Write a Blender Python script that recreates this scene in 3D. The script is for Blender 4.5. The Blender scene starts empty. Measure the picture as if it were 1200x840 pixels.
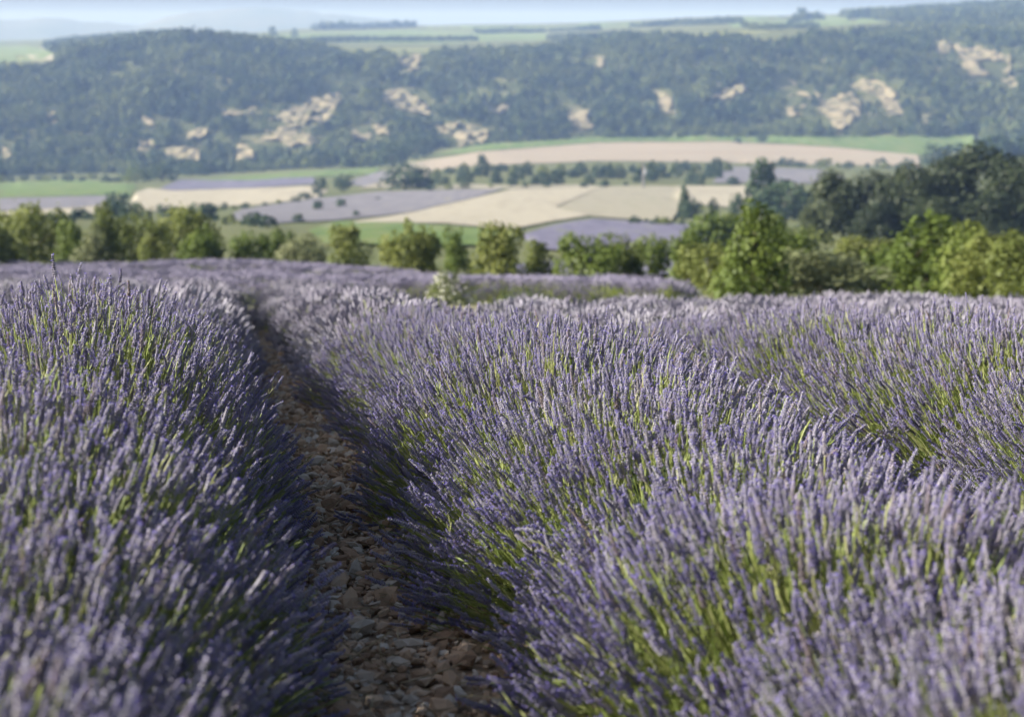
import bpy, math
import numpy as np
from mathutils import Vector, Matrix
from mathutils.geometry import delaunay_2d_cdt

R = math.radians
rng = np.random.default_rng(7)
scene = bpy.context.scene
C = scene.collection

# ------------------------------------------------------------------ camera
F_PX = 2333.0                                   # focal length in pixels of the 1200 px wide photograph
PITCH = math.atan(380.0 / F_PX)
cam_d = bpy.data.cameras.new('camera')
cam = bpy.data.objects.new('camera', cam_d)
C.objects.link(cam)
cam.rotation_euler = (math.pi / 2 - PITCH, 0, 0)
cam_d.sensor_width = 36.0
cam_d.lens = F_PX / 1200.0 * 36.0
cam_d.clip_start = 0.05
cam_d.clip_end = 60000
cam_d.dof.use_dof = True
cam_d.dof.focus_distance = 6.6
cam_d.dof.aperture_fstop = 4.0
scene.camera = cam

# ------------------------------------------------------------------ sky, sun, exposure
SUN_EL, SUN_AZ = R(26), R(-95)                  # azimuth from +Y, clockwise: the sun stands to the left
world = bpy.data.worlds.new('World')
scene.world = world
world.use_nodes = True
wn = world.node_tree
bg = wn.nodes['Background']
sky = wn.nodes.new('ShaderNodeTexSky')
sky.sky_type = 'NISHITA'
sky.sun_disc = False
sky.sun_elevation = SUN_EL
sky.sun_rotation = SUN_AZ
sky.air_density = 1.0
sky.dust_density = 3.0
wn.links.new(sky.outputs[0], bg.inputs[0])
bg.inputs[1].default_value = 0.055
sl = bpy.data.lights.new('sun', 'SUN')
sl.energy = 5.0
sl.angle = R(0.5)
sl.color = (1.0, 0.97, 0.92)
sun = bpy.data.objects.new('sun', sl)
C.objects.link(sun)
sd = Vector((math.sin(SUN_AZ) * math.cos(SUN_EL), math.cos(SUN_AZ) * math.cos(SUN_EL), math.sin(SUN_EL)))
sun.rotation_euler = sd.to_track_quat('Z', 'Y').to_euler()
scene.view_settings.view_transform = 'Standard'
scene.view_settings.look = 'None'
scene.view_settings.exposure = 1.32
scene.view_settings.gamma = 1.0
scene.cycles.max_bounces = 6
scene.cycles.diffuse_bounces = 2
scene.cycles.transmission_bounces = 3
scene.cycles.volume_bounces = 0
scene.cycles.use_denoising = True


# ------------------------------------------------------------------ terrain
def smooth(a, b, x):
    t = np.clip((x - a) / (b - a), 0, 1)
    return t * t * (3 - 2 * t)


def vnoise(x, y, seed=0):
    """smooth value noise in about -1..1 (numpy)"""
    x = np.asarray(x, float); y = np.asarray(y, float)
    xi = np.floor(x).astype(np.int64); yi = np.floor(y).astype(np.int64)
    fx = x - xi; fy = y - yi
    fx = fx * fx * (3 - 2 * fx); fy = fy * fy * (3 - 2 * fy)

    def h(a, b):
        n = (a * 374761393 + b * 668265263 + seed * 974711) & 0x7fffffff
        n = ((n ^ (n >> 13)) * 1274126177) & 0x7fffffff
        n = n ^ (n >> 16)
        return (n & 0xffff) / 32767.5 - 1.0
    return (h(xi, yi) * (1 - fx) + h(xi + 1, yi) * fx) * (1 - fy) + (h(xi, yi + 1) * (1 - fx) + h(xi + 1, yi + 1) * fx) * fy


SL_X = np.array([-400, 0, 4, 9, 25, 60, 110, 400.])
SL_S = np.array([0.02, .075, .075, .12, .12, .105, .102, .08])
_fx = np.linspace(-400, 400, 3201)
_fs = np.interp(_fx, SL_X, SL_S)
_fz = -np.concatenate([[0], np.cumsum((_fs[1:] + _fs[:-1]) / 2 * (_fx[1] - _fx[0]))])
_fz = _fz - np.interp(0, _fx, _fz) - 1.15


def z_near(y):
    return np.interp(y, _fx, _fz)


# far ground: the height in the picture (photo pixels) at which the ground lies, by column and by distance
D_ANCH = np.array([110, 250, 400, 600, 800, 1000, 1300, 1600, 1750, 2100, 2500, 3200, 4500, 9000, 15000.])
COLS = np.array([-300, 0, 250, 400, 600, 900, 1200, 1500.])
Y_ANCH = np.array([
    [305, 268, 256, 243, 234, 224, 213, 204, 152, 80, 68, 60, 49, 46, 44],
    [305, 268, 256, 243, 234, 224, 213, 204, 152, 80, 68, 60, 49, 46, 44],
    [310, 274, 261, 247, 236, 222, 208, 199, 158, 48, 44, 42, 41, 43, 42],
    [312, 279, 265, 248, 232, 216, 202, 192, 160, 72, 58, 46, 32, 38, 41],
    [314, 281, 267, 246, 225, 206, 190, 173, 160, 68, 56, 44, 28, 34, 40],
    [314, 281, 266, 246, 226, 209, 192, 171, 160, 46, 36, 26, 18, 30, 40],
    [314, 278, 264, 245, 227, 211, 194, 173, 162, 55, 34, 10, 6, 30, 40],
    [314, 278, 264, 245, 227, 211, 194, 173, 162, 55, 34, 10, 6, 30, 40]], float)
_ld = np.log(D_ANCH)
_lf = np.linspace(math.log(60), math.log(15500), 400)


def _elev(x, y):
    u = (x - 600) / F_PX; v = (420 - y) / F_PX
    return (-math.sin(PITCH) + v * math.cos(PITCH)) / np.sqrt(u * u + (math.cos(PITCH) + v * math.sin(PITCH)) ** 2)


_ZC = []
for ci, cx in enumerate(COLS):
    zz = _elev(np.clip(cx, 0, 1200), Y_ANCH[ci]) * D_ANCH
    row = np.interp(_lf, _ld, zz)
    k = np.hanning(17); k /= k.sum()
    row = np.convolve(np.pad(row, 8, mode='edge'), k, 'valid')
    _ZC.append(row)
_ZC = np.array(_ZC)


def z_far(x, y):
    d = np.hypot(x, y)
    az = np.arctan2(x, y)
    px = np.clip(600 + F_PX * np.tan(np.clip(az, -0.5, 0.5)), -300, 1500)
    fi = np.clip((np.log(np.maximum(d, 1)) - _lf[0]) / (_lf[1] - _lf[0]), 0, len(_lf) - 1.001)
    i0 = fi.astype(int); ft = fi - i0
    ci = np.clip(np.searchsorted(COLS, px, side='right') - 1, 0, len(COLS) - 2)
    ct = (px - COLS[ci]) / (COLS[ci + 1] - COLS[ci])
    ct = ct * ct * (3 - 2 * ct)
    za = _ZC[ci, i0] * (1 - ft) + _ZC[ci, i0 + 1] * ft
    zb = _ZC[ci + 1, i0] * (1 - ft) + _ZC[ci + 1, i0 + 1] * ft
    z = za * (1 - ct) + zb * ct
    hill = smooth(1600, 1760, d) * (1 - smooth(2050, 2300, d))
    z = z + hill * (7 * vnoise(x / 95, y / 160, 3) + 3.5 * vnoise(x / 41, y / 60, 4))
    z = z + smooth(200, 500, d) * 0.5 * vnoise(x / 70, y / 120, 9)
    return z


def z_at(x, y):
    x = np.asarray(x, float); y = np.asarray(y, float)
    d = np.hypot(x, y)
    w = smooth(85, 150, d)
    zn = z_near(np.clip(y, -400, 400)) + smooth(0.5, 3, d) * (0.02 * vnoise(x / 1.3, y / 1.3, 1) + smooth(40, 70, d) * .2 * vnoise(x / 14, y / 14, 2))
    return zn * (1 - w) + z_far(x, y) * w


def ray_dir(px, py):
    u = (np.asarray(px, float) - 600) / F_PX; v = (420 - np.asarray(py, float)) / F_PX
    return np.stack([u, math.cos(PITCH) + v * math.sin(PITCH), -math.sin(PITCH) + v * math.cos(PITCH)], -1)


_T = np.exp(np.linspace(math.log(12), math.log(14500), 1500))


def ground_at(px, py):
    """the ground points seen at photo pixels"""
    dv = ray_dir(np.atleast_1d(px), np.atleast_1d(py))
    out = np.zeros_like(dv)
    for i, d in enumerate(dv):
        h = d[2] * _T - z_at(d[0] * _T, d[1] * _T)
        k = np.argmax(h < 0)
        if h[k] >= 0:
            t = _T[-1]
        elif k == 0:
            t = _T[0]
        else:
            t = _T[k - 1] + (_T[k] - _T[k - 1]) * h[k - 1] / (h[k - 1] - h[k])
        out[i] = d * t
        out[i, 2] = z_at(out[i, 0], out[i, 1])
    return out


def project(p):
    p = np.asarray(p, float)
    depth = p[..., 1] * math.cos(PITCH) - p[..., 2] * math.sin(PITCH)
    up = p[..., 1] * math.sin(PITCH) + p[..., 2] * math.cos(PITCH)
    depth = np.where(np.abs(depth) < 1e-6, 1e-6, depth)
    return 600 + F_PX * p[..., 0] / depth, 420 - F_PX * up / depth, depth


def in_poly(px, py, poly):
    px = np.asarray(px); py = np.asarray(py)
    c = np.zeros(px.shape, bool)
    n = len(poly)
    for i in range(n):
        x0, y0 = poly[i]; x1, y1 = poly[(i + 1) % n]
        if y0 == y1:
            continue
        cond = ((y0 > py) != (y1 > py)) & (px < (x1 - x0) * (py - y0) / (y1 - y0) + x0)
        c ^= cond
    return c


# ------------------------------------------------------------------ object helpers
def mesh_from(name, verts, faces, mats=(), mat_idx=None, smooth_=False):
    me = bpy.data.meshes.new(name)
    verts = np.asarray(verts, float)
    if isinstance(faces, np.ndarray):
        me.vertices.add(len(verts)); me.vertices.foreach_set('co', verts.ravel())
        k = faces.shape[1]
        me.loops.add(faces.size); me.loops.foreach_set('vertex_index', faces.astype(np.int32).ravel())
        me.polygons.add(len(faces))
        me.polygons.foreach_set('loop_start', np.arange(0, faces.size, k, dtype=np.int32))
        me.update(calc_edges=True)
    else:
        me.from_pydata(verts.tolist(), [], faces)
    for m in mats:
        me.materials.append(m)
    if mat_idx is not None:
        me.polygons.foreach_set('material_index', np.asarray(mat_idx, np.int32))
    if smooth_:
        me.polygons.foreach_set('use_smooth', np.ones(len(me.polygons), bool))
    me.update()
    return me


def obj(name, me, parent=None, loc=(0, 0, 0)):
    o = bpy.data.objects.new(name, me)
    C.objects.link(o)
    o.location = loc
    if parent is not None:
        o.parent = parent
    return o


def tag(o, label=None, cat=None, group=None, kind=None):
    if label: o['label'] = label
    if cat: o['category'] = cat
    if group: o['group'] = group
    if kind: o['kind'] = kind
    return o


def thing(name, label, cat, loc=(0, 0, 0), group=None):
    o = obj(name, None, None, loc)
    return tag(o, label, cat, group)


# ------------------------------------------------------------------ materials
def new_mat(name):
    m = bpy.data.materials.new(name)
    m.use_nodes = True
    nt = m.node_tree
    for n in list(nt.nodes):
        nt.nodes.remove(n)
    out = nt.nodes.new('ShaderNodeOutputMaterial')
    return m, nt, out


def ramp(nt, stops, src=None):
    r = nt.nodes.new('ShaderNodeValToRGB')
    el = r.color_ramp.elements
    while len(el) < len(stops):
        el.new(0.5)
    for e, (p, c) in zip(el, stops):
        e.position = p
        e.color = (*c, 1)
    if src is not None:
        nt.links.new(src, r.inputs[0])
    return r


def noise(nt, scale, detail=4, rough=.55, vec=None):
    n = nt.nodes.new('ShaderNodeTexNoise')
    n.inputs['Scale'].default_value = scale
    n.inputs['Detail'].default_value = detail
    n.inputs['Roughness'].default_value = rough
    if vec is not None:
        nt.links.new(vec, n.inputs['Vector'])
    return n


def mix(nt, a, b, f, mode='MIX'):
    m = nt.nodes.new('ShaderNodeMix')
    m.data_type = 'RGBA'
    m.blend_type = mode
    for i, v in ((0, f), (6, a), (7, b)):
        if isinstance(v, (int, float)):
            m.inputs[i].default_value = v
        elif isinstance(v, tuple):
            m.inputs[i].default_value = (*v, 1)
        else:
            nt.links.new(v, m.inputs[i])
    return m.outputs[2]


def leaf_mat(name, stops, trans=.35, rough=.6, nscale=None, tint=None):
    """leaf, stem or flower: diffuse with some light passing through; colour varies per copy (and along a noise)"""
    m, nt, out = new_mat(name)
    oi = nt.nodes.new('ShaderNodeObjectInfo')
    src = oi.outputs['Random']
    if nscale:
        geo = nt.nodes.new('ShaderNodeNewGeometry')
        nz = noise(nt, nscale, 3, .6, geo.outputs['Position'])
        ad = nt.nodes.new('ShaderNodeMath'); ad.operation = 'MULTIPLY_ADD'
        ad.inputs[1].default_value = .35
        nt.links.new(oi.outputs['Random'], ad.inputs[0])
        nt.links.new(nz.outputs[0], ad.inputs[2])
        sb = nt.nodes.new('ShaderNodeMath'); sb.operation = 'SUBTRACT'
        sb.inputs[1].default_value = .17
        nt.links.new(ad.outputs[0], sb.inputs[0])
        src = sb.outputs[0]
    col = ramp(nt, stops, src).outputs[0]
    if tint is not None:
        at = nt.nodes.new('ShaderNodeAttribute')
        at.attribute_type = 'INSTANCER'
        at.attribute_name = 'tint'
        col = mix(nt, col, tint, at.outputs['Fac'])
    d = nt.nodes.new('ShaderNodeBsdfPrincipled')
    nt.links.new(col, d.inputs['Base Color'])
    d.inputs['Roughness'].default_value = rough
    d.inputs['Specular IOR Level'].default_value = .25
    t = nt.nodes.new('ShaderNodeBsdfTranslucent')
    nt.links.new(col, t.inputs['Color'])
    mx = nt.nodes.new('ShaderNodeMixShader')
    mx.inputs[0].default_value = trans
    nt.links.new(d.outputs[0], mx.inputs[1]); nt.links.new(t.outputs[0], mx.inputs[2])
    nt.links.new(mx.outputs[0], out.inputs[0])
    return m


def soil_mat(name, stops, scale, bump=0.0, scale2=None, stops2=None, stretch=None, rnd=False):
    m, nt, out = new_mat(name)
    geo = nt.nodes.new('ShaderNodeNewGeometry')
    vec = geo.outputs['Position']
    if stretch:
        mp = nt.nodes.new('ShaderNodeMapping')
        mp.inputs['Scale'].default_value = stretch[:3]
        mp.inputs['Rotation'].default_value = (0, 0, stretch[3])
        nt.links.new(vec, mp.inputs[0])
        vec = mp.outputs[0]
    n1 = noise(nt, scale, 6, .62, vec)
    src = n1.outputs[0]
    if rnd:
        oi = nt.nodes.new('ShaderNodeObjectInfo')
        ad = nt.nodes.new('ShaderNodeMath'); ad.operation = 'MULTIPLY_ADD'; ad.inputs[1].default_value = .75
        nt.links.new(oi.outputs['Random'], ad.inputs[0])
        sb = nt.nodes.new('ShaderNodeMath'); sb.operation = 'MULTIPLY'; sb.inputs[1].default_value = .4
        nt.links.new(src, sb.inputs[0]); nt.links.new(sb.outputs[0], ad.inputs[2])
        src = ad.outputs[0]
    col = ramp(nt, stops, src).outputs[0]
    if scale2:
        n2 = noise(nt, scale2, 4, .6, geo.outputs['Position'])
        r2 = ramp(nt, stops2, n2.outputs[0])
        col = mix(nt, col, r2.outputs[0], .5)
    b = nt.nodes.new('ShaderNodeBsdfPrincipled')
    nt.links.new(col, b.inputs['Base Color'])
    b.inputs['Roughness'].default_value = .9
    b.inputs['Specular IOR Level'].default_value = .15
    if bump:
        bp = nt.nodes.new('ShaderNodeBump')
        bp.inputs['Strength'].default_value = .8
        bp.inputs['Distance'].default_value = bump
        nt.links.new(n1.outputs[0], bp.inputs['Height'])
        nt.links.new(bp.outputs[0], b.inputs['Normal'])
    nt.links.new(b.outputs[0], out.inputs[0])
    return m


M = {}
M['ground'] = soil_mat('ground', [(.25, (.06, .08, .025)), (.45, (.10, .12, .04)), (.6, (.14, .14, .06)), (.75, (.21, .18, .10))], .035, 0,
                       .5, [(.3, (.07, .10, .03)), (.7, (.17, .16, .08))])
M['field_soil'] = soil_mat('field_soil', [(.3, (.16, .11, .07)), (.5, (.26, .185, .12)), (.7, (.36, .28, .19))], 14, .03)
M['headland'] = soil_mat('headland', [(.3, (.15, .15, .07)), (.5, (.22, .21, .12)), (.7, (.30, .26, .17))], 1.2, .05)
M['stone'] = soil_mat('stone', [(.1, (.17, .11, .07)), (.4, (.35, .235, .15)), (.62, (.48, .34, .225)), (.8, (.43, .37, .30)), (.97, (.54, .49, .42))], 30, .004, rnd=True)
M['wheat'] = soil_mat('wheat', [(.3, (.29, .26, .195)), (.5, (.36, .325, .25)), (.7, (.305, .275, .205))], .12, 0, stretch=(1, .08, 1, .5))
M['stubble'] = soil_mat('stubble', [(.3, (.22, .205, .15)), (.5, (.29, .265, .20)), (.7, (.24, .23, .16))], .12, 0, stretch=(1, .08, 1, -.6))
M['pink_stubble'] = soil_mat('pink_stubble', [(.35, (.28, .22, .165)), (.5, (.33, .28, .22)), (.65, (.25, .235, .17))], .03, 0, stretch=(.15, 2.2, 1, 0))
M['lav_field'] = soil_mat('lavender_field', [(.3, (.095, .09, .135)), (.55, (.155, .145, .20)), (.7, (.14, .145, .12))], .2, 0, stretch=(1.5, .06, 1, .7))
M['lav_grey'] = soil_mat('grey_lavender_field', [(.3, (.145, .135, .15)), (.6, (.19, .18, .195)), (.7, (.2, .19, .15))], .2, 0, stretch=(1.5, .07, 1, -1.0))
M['green_field'] = soil_mat('green_field', [(.3, (.075, .12, .03)), (.5, (.12, .175, .05)), (.7, (.16, .17, .07))], .15, 0, stretch=(1.2, .08, 1, .3))
M['pale_green'] = soil_mat('pale_green_field', [(.3, (.11, .17, .055)), (.55, (.16, .205, .08)), (.75, (.24, .23, .13))], .012, 0, stretch=(.4, 1.0, 1, .1))
M['cliff'] = soil_mat('cliff', [(.36, (.10, .105, .05)), (.48, (.23, .20, .125)), (.7, (.34, .285, .19))], .09, 1.5)
M['scrub'] = soil_mat('scrub', [(.35, (.045, .06, .02)), (.55, (.085, .095, .035)), (.66, (.16, .15, .08)), (.8, (.36, .30, .20))], .035)
M['far_hill'] = soil_mat('far_hill', [(.3, (.07, .09, .05)), (.7, (.13, .13, .09))], .004)
M['bark'] = soil_mat('bark', [(.3, (.05, .038, .025)), (.7, (.12, .09, .06))], 14, .02)
M['post'] = soil_mat('weathered_wood', [(.3, (.14, .135, .135)), (.7, (.23, .22, .215))], 6, .01)
M['straw'] = leaf_mat('straw', [(0, (.22, .17, .09)), (1, (.40, .33, .20))], .1)
M['metal'] = soil_mat('grey_metal', [(.3, (.28, .29, .30)), (.7, (.36, .37, .38))], 6, .002)
CAL = [(0, (.23, .21, .285)), (.3, (.365, .34, .42)), (.6, (.46, .435, .50)), (.82, (.49, .465, .505)), (.93, (.44, .40, .42)), (1, (.30, .24, .20))]
M['calyx'] = leaf_mat('calyx', CAL, .16, .65, tint=(.17, .15, .23))
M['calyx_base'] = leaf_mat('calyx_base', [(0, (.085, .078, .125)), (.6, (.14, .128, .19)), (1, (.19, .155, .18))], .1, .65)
M['petal'] = leaf_mat('petal', [(0, (.15, .12, .50)), (.6, (.23, .18, .64)), (1, (.34, .27, .68))], .35, .5)
M['stem'] = leaf_mat('stem', [(0, (.20, .26, .065)), (.6, (.34, .39, .12)), (1, (.46, .46, .21))], .34, .5)
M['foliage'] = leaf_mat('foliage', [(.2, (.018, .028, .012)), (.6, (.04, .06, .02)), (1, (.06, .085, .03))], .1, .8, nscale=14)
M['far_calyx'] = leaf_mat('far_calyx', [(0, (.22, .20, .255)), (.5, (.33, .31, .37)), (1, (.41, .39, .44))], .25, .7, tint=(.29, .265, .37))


def leaves(name, a, b, c, trans=.35):
    return leaf_mat(name, [(.15, a), (.5, b), (.85, c)], trans, .55, nscale=.9)


LEAF = {
    'olive': leaves('olive_leaf', (.075, .10, .025), (.15, .18, .045), (.23, .25, .07), .42),
    'bright': leaves('bright_leaf', (.07, .105, .02), (.13, .175, .035), (.21, .245, .055), .4),
    'dark': leaves('dark_leaf', (.018, .028, .012), (.036, .05, .019), (.075, .09, .034), .2),
    'silver': leaves('silver_leaf', (.11, .13, .055), (.20, .22, .105), (.29, .30, .165)),
    'blue': leaves('blue_green_leaf', (.02, .04, .02), (.04, .07, .03), (.07, .10, .04), .25),
    'forest': leaf_mat('forest_leaf', [(0, (.009, .021, .011)), (.4, (.023, .046, .017)), (.75, (.052, .084, .025)), (1, (.12, .15, .045))], .25, .6, tint=(.13, .155, .05)),
    'white': leaf_mat('white_petal', [(0, (.6, .6, .5)), (1, (.75, .75, .65))], .3, .6),
}

# ------------------------------------------------------------------ ground sheet
az_in = np.arange(-20, 20.01, .2)
az_all = np.concatenate([np.arange(-180, -20, 4.0), az_in, np.arange(24, 180, 4.0)])
rr = np.unique(np.concatenate([np.linspace(0.6, 12, 40), np.exp(np.linspace(math.log(12), math.log(1500), 130)), np.linspace(1500, 2400, 70), np.exp(np.linspace(math.log(2400), math.log(14000), 40))]))
A, RR = np.meshgrid(np.radians(az_all), rr)
X = RR * np.sin(A); Y = RR * np.cos(A)
Z = z_at(X, Y)
nr, na = X.shape
gv = np.concatenate([np.stack([X, Y, Z], -1).reshape(-1, 3), [[0, 0, float(z_at(0, 0))]]])
i, j = np.meshgrid(np.arange(nr - 1), np.arange(na), indexing='ij')
j2 = (j + 1) % na
gf = np.stack([i * na + j, i * na + j2, (i + 1) * na + j2, (i + 1) * na + j], -1).reshape(-1, 4)
gf = gf[:, ::-1]
fd = rr[gf[:, 0] // na]
mi = np.where(fd < 24, 1, np.where(fd < 62, 2, np.where((fd > 1640) & (fd < 2150), 3, 0)))
g = obj('ground', mesh_from('ground', gv, gf, (M['ground'], M['field_soil'], M['headland'], M['scrub']), mi, True))
tag(g, kind='structure')


def sheet(name, poly, mat, lift, step=10, wob=2.0, kind='structure', rough=0.0):
    """a field, bank or bare slope lying on the ground, outlined where it lies in the photograph"""
    pts = []
    n = len(poly)
    for k in range(n):
        a = np.array(poly[k], float); b = np.array(poly[(k + 1) % n], float)
        m = max(1, int(np.linalg.norm(b - a) / step))
        for q in range(m):
            pts.append(a + (b - a) * q / m)
    pts = np.array(pts)
    pts = pts + np.stack([wob * vnoise(pts[:, 0] / 17, pts[:, 1] / 9, 5), .35 * wob * vnoise(pts[:, 0] / 13, pts[:, 1] / 7, 6)], -1)
    x0, y0 = pts.min(0); x1, y1 = pts.max(0)
    ys = max(1.5, min(step * .5, (y1 - y0) / 4))
    gx, gy = np.meshgrid(np.arange(x0, x1, step), np.arange(y0, y1, ys))
    inner = np.stack([gx.ravel(), gy.ravel()], -1)
    inner = inner[in_poly(inner[:, 0], inner[:, 1], [tuple(p) for p in pts])]
    allp = np.concatenate([pts, inner])
    nb = len(pts)
    res = delaunay_2d_cdt([Vector(p) for p in allp], [(k, (k + 1) % nb) for k in range(nb)], [list(range(nb))], 1, 1e-4)
    pv = np.array([[v[0], v[1]] for v in res[0]])
    w = ground_at(pv[:, 0], pv[:, 1])
    w[:, 2] += lift
    if rough:
        w[:, 2] += rough * np.abs(vnoise(w[:, 0] / 9, w[:, 1] / 9, 8))
    fs = [tuple(f) for f in res[2]]
    if rough:
        c = np.array([w[list(f)].mean(0) for f in fs])
        hole = vnoise(c[:, 0] / 16, c[:, 1] / 24, 51) + .35 * vnoise(c[:, 0] / 5, c[:, 1] / 8, 52)
        fs = [f for f, q in zip(fs, hole) if q < .38]
    # face up
    out = []
    for f in fs:
        a, b, c = w[f[0]], w[f[1]], w[f[2]]
        out.append(f if np.cross(b - a, c - a)[2] > 0 else f[::-1])
    o = obj(name, mesh_from(name, w, out, (mat,), None, True))
    tag(o, kind=kind)
    return o


FIELDS = [
    ('green_field', [(0, 214), (90, 211), (160, 217), (152, 229), (80, 230), (0, 232)], 'green_field'),
    ('lavender_field', [(0, 233), (125, 230), (122, 241), (60, 246), (0, 248)], 'lav_grey'),
    ('wheat_field', [(0, 250), (60, 246), (122, 242), (118, 252), (40, 257), (0, 258)], 'wheat'),
    ('lavender_field', [(186, 222), (212, 211), (290, 212), (366, 208), (372, 216), (300, 221), (205, 224)], 'lav_field'),
    ('green_field', [(225, 212), (300, 206), (390, 200), (446, 197), (440, 205), (366, 208), (290, 212)], 'green_field'),
    ('wheat_field', [(146, 248), (160, 226), (175, 221), (205, 224), (300, 221), (370, 218), (385, 224), (372, 232), (300, 241), (230, 243), (190, 248)], 'wheat'),
    ('lavender_field', [(266, 254), (285, 246), (372, 233), (450, 225), (590, 222), (560, 231), (480, 250), (395, 259), (290, 264)], 'lav_grey'),
    ('wheat_field', [(372, 268), (480, 251), (560, 232), (600, 223), (707, 219), (650, 244), (690, 254), (640, 262), (600, 271), (520, 263), (440, 262)], 'wheat'),
    ('stubble_field', [(708, 219), (798, 219), (800, 240), (785, 262), (695, 255), (652, 245)], 'stubble'),
    ('wheat_field', [(800, 219), (872, 219), (892, 247), (840, 243), (802, 240)], 'wheat'),
    ('lavender_field', [(612, 276), (650, 264), (695, 257), (785, 263), (830, 266), (830, 300), (700, 300), (620, 292)], 'lav_field'),
    ('lavender_field', [(560, 330), (600, 316), (660, 306), (760, 303), (830, 304), (836, 326), (740, 334)], 'lav_field'),
    ('vineyard', [(360, 272), (395, 261), (480, 263), (600, 272), (600, 290), (480, 290), (380, 288)], 'green_field'),
    ('lavender_slope', [(400, 217), (440, 203), (478, 196), (455, 210), (430, 219)], 'lav_grey'),
    ('dirt_bank', [(420, 222), (455, 211), (480, 190), (505, 198), (500, 220)], 'stubble'),
    ('pale_strip', [(495, 222), (540, 216), (600, 218), (680, 217), (700, 219), (600, 222)], 'stubble'),
    ('vineyard', [(500, 184), (560, 170), (700, 161), (850, 159), (1010, 160), (1142, 158), (1140, 176), (1078, 182), (960, 171), (850, 166), (700, 167), (560, 178)], 'green_field'),
    ('wheat_field', [(478, 192), (560, 179), (700, 168), (850, 167), (960, 172), (1076, 182), (1079, 196), (900, 192), (700, 189), (540, 196), (495, 203)], 'pink_stubble'),
    ('lavender_field', [(835, 215), (850, 196), (960, 199), (990, 208), (960, 216)], 'lav_grey'),
    ('olive_field', [(-30, 56), (30, 54), (66, 62), (48, 70), (0, 74), (-30, 74)], 'pale_green'),
    ('dirt_bank', [(22, 62), (50, 56), (68, 72), (40, 76)], 'stubble'),
    ('green_field', [(-30, 49), (60, 47), (110, 46), (100, 52), (30, 53), (-30, 55)], 'green_field'),
    ('plateau_field', [(300, 42), (390, 38), (480, 36), (640, 40), (640, 47), (500, 52), (380, 50), (330, 46)], 'pale_green'),
    ('plateau_field', [(480, 31), (600, 25), (740, 21), (860, 19), (900, 24), (760, 32), (600, 35), (500, 35)], 'pale_green'),
    ('plateau_field', [(840, 22), (930, 18), (1010, 22), (1040, 27), (960, 32), (860, 33)], 'pale_green'),
]
for k, (nm, poly, mt) in enumerate(FIELDS):
    sheet(nm, poly, M[mt], .25 + .05 * (k % 5), 12 if poly[0][1] < 230 else 10, 1.2)

BARE = [
    [(303, 165), (320, 140), (345, 127), (396, 111), (402, 120), (385, 140), (368, 150), (338, 154), (376, 166), (350, 177), (310, 167)],
    [(445, 108), (470, 106), (508, 126), (502, 136), (480, 137), (450, 122)],
    [(463, 68), (496, 65), (495, 85), (473, 86)],
    [(508, 151), (530, 146), (573, 155), (572, 167), (540, 174), (530, 162), (511, 160)],
    [(409, 153), (430, 151), (433, 169), (412, 168)],
    [(437, 150), (453, 151), (451, 163), (437, 162)],
    [(284, 170), (301, 167), (299, 191), (276, 190)],
    [(190, 177), (215, 176), (238, 180), (234, 189), (196, 187)],
    [(169, 141), (189, 142), (184, 160), (171, 157)],
    [(214, 156), (240, 152), (243, 165), (220, 168)],
    [(160, 169), (179, 170), (177, 181), (162, 180)],
    [(663, 132), (690, 133), (694, 152), (674, 158)],
    [(770, 107), (786, 114), (794, 136), (774, 135)],
    [(908, 98), (935, 98), (948, 116), (920, 118)],
    [(955, 111), (1000, 114), (1012, 136), (985, 158), (960, 137)],
    [(1004, 101), (1030, 93), (1055, 113), (1040, 121), (1008, 112)],
    [(1096, 53), (1111, 51), (1113, 66), (1099, 67)],
    [(1115, 57), (1150, 60), (1184, 67), (1182, 91), (1140, 94), (1128, 76)],
    [(828, 119), (870, 102), (874, 111), (842, 124)],
    [(924, 127), (946, 128), (944, 139), (926, 138)],
    [(1036, 123), (1054, 122), (1056, 135), (1040, 137)],
    [(1078, 135), (1092, 134), (1090, 148), (1080, 148)],
    [(55, 135), (68, 134), (66, 146), (56, 146)],
    [(262, 131), (300, 128), (298, 137), (264, 138)],
    [(696, 70), (708, 69), (708, 80), (698, 80)],
    [(566, 122), (594, 126), (594, 137), (576, 134)],
    [(5, 172), (14, 171), (13, 188), (4, 188)],
    [(1165, 92), (1190, 96), (1188, 104), (1170, 103)],
]
for poly in BARE:
    sheet('bare_slope', poly, M['cliff'], .6, 3, 7, rough=4.5)

# far blue mountains beyond the plateau
xs = np.linspace(-900, 640, 160)
top = np.interp(xs, [-900, -200, 0, 60, 120, 165, 200, 250, 290, 340, 380, 450, 520, 640],
                [30, 25, 24, 23, 26, 29, 20, 14, 9, 12, 15, 22, 34, 46]) + 2.2 * vnoise(xs / 25, xs * 0, 11) + 1.0 * vnoise(xs / 9, xs * 0, 12)
D0 = 8600.
vv = []
for q, (dd, fr) in enumerate(((D0 - 900, 0.0), (D0 - 500, .45), (D0, 1.0), (D0 + 700, .5), (D0 + 1500, 0.0))):
    dv = ray_dir(xs, 48 * (1 - fr) + top * fr)
    vv.append(dv / np.hypot(dv[:, 0], dv[:, 1])[:, None] * dd)
vv = np.array(vv)
vv[0, :, 2] -= 60; vv[4, :, 2] -= 80
n = len(xs)
ff = [(q * n + k, q * n + k + 1, (q + 1) * n + k + 1, (q + 1) * n + k) for q in range(4) for k in range(n - 1)]
tag(obj('mountains', mesh_from('mountains', vv.reshape(-1, 3), ff, (M['far_hill'],), None, True)), kind='structure')


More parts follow.
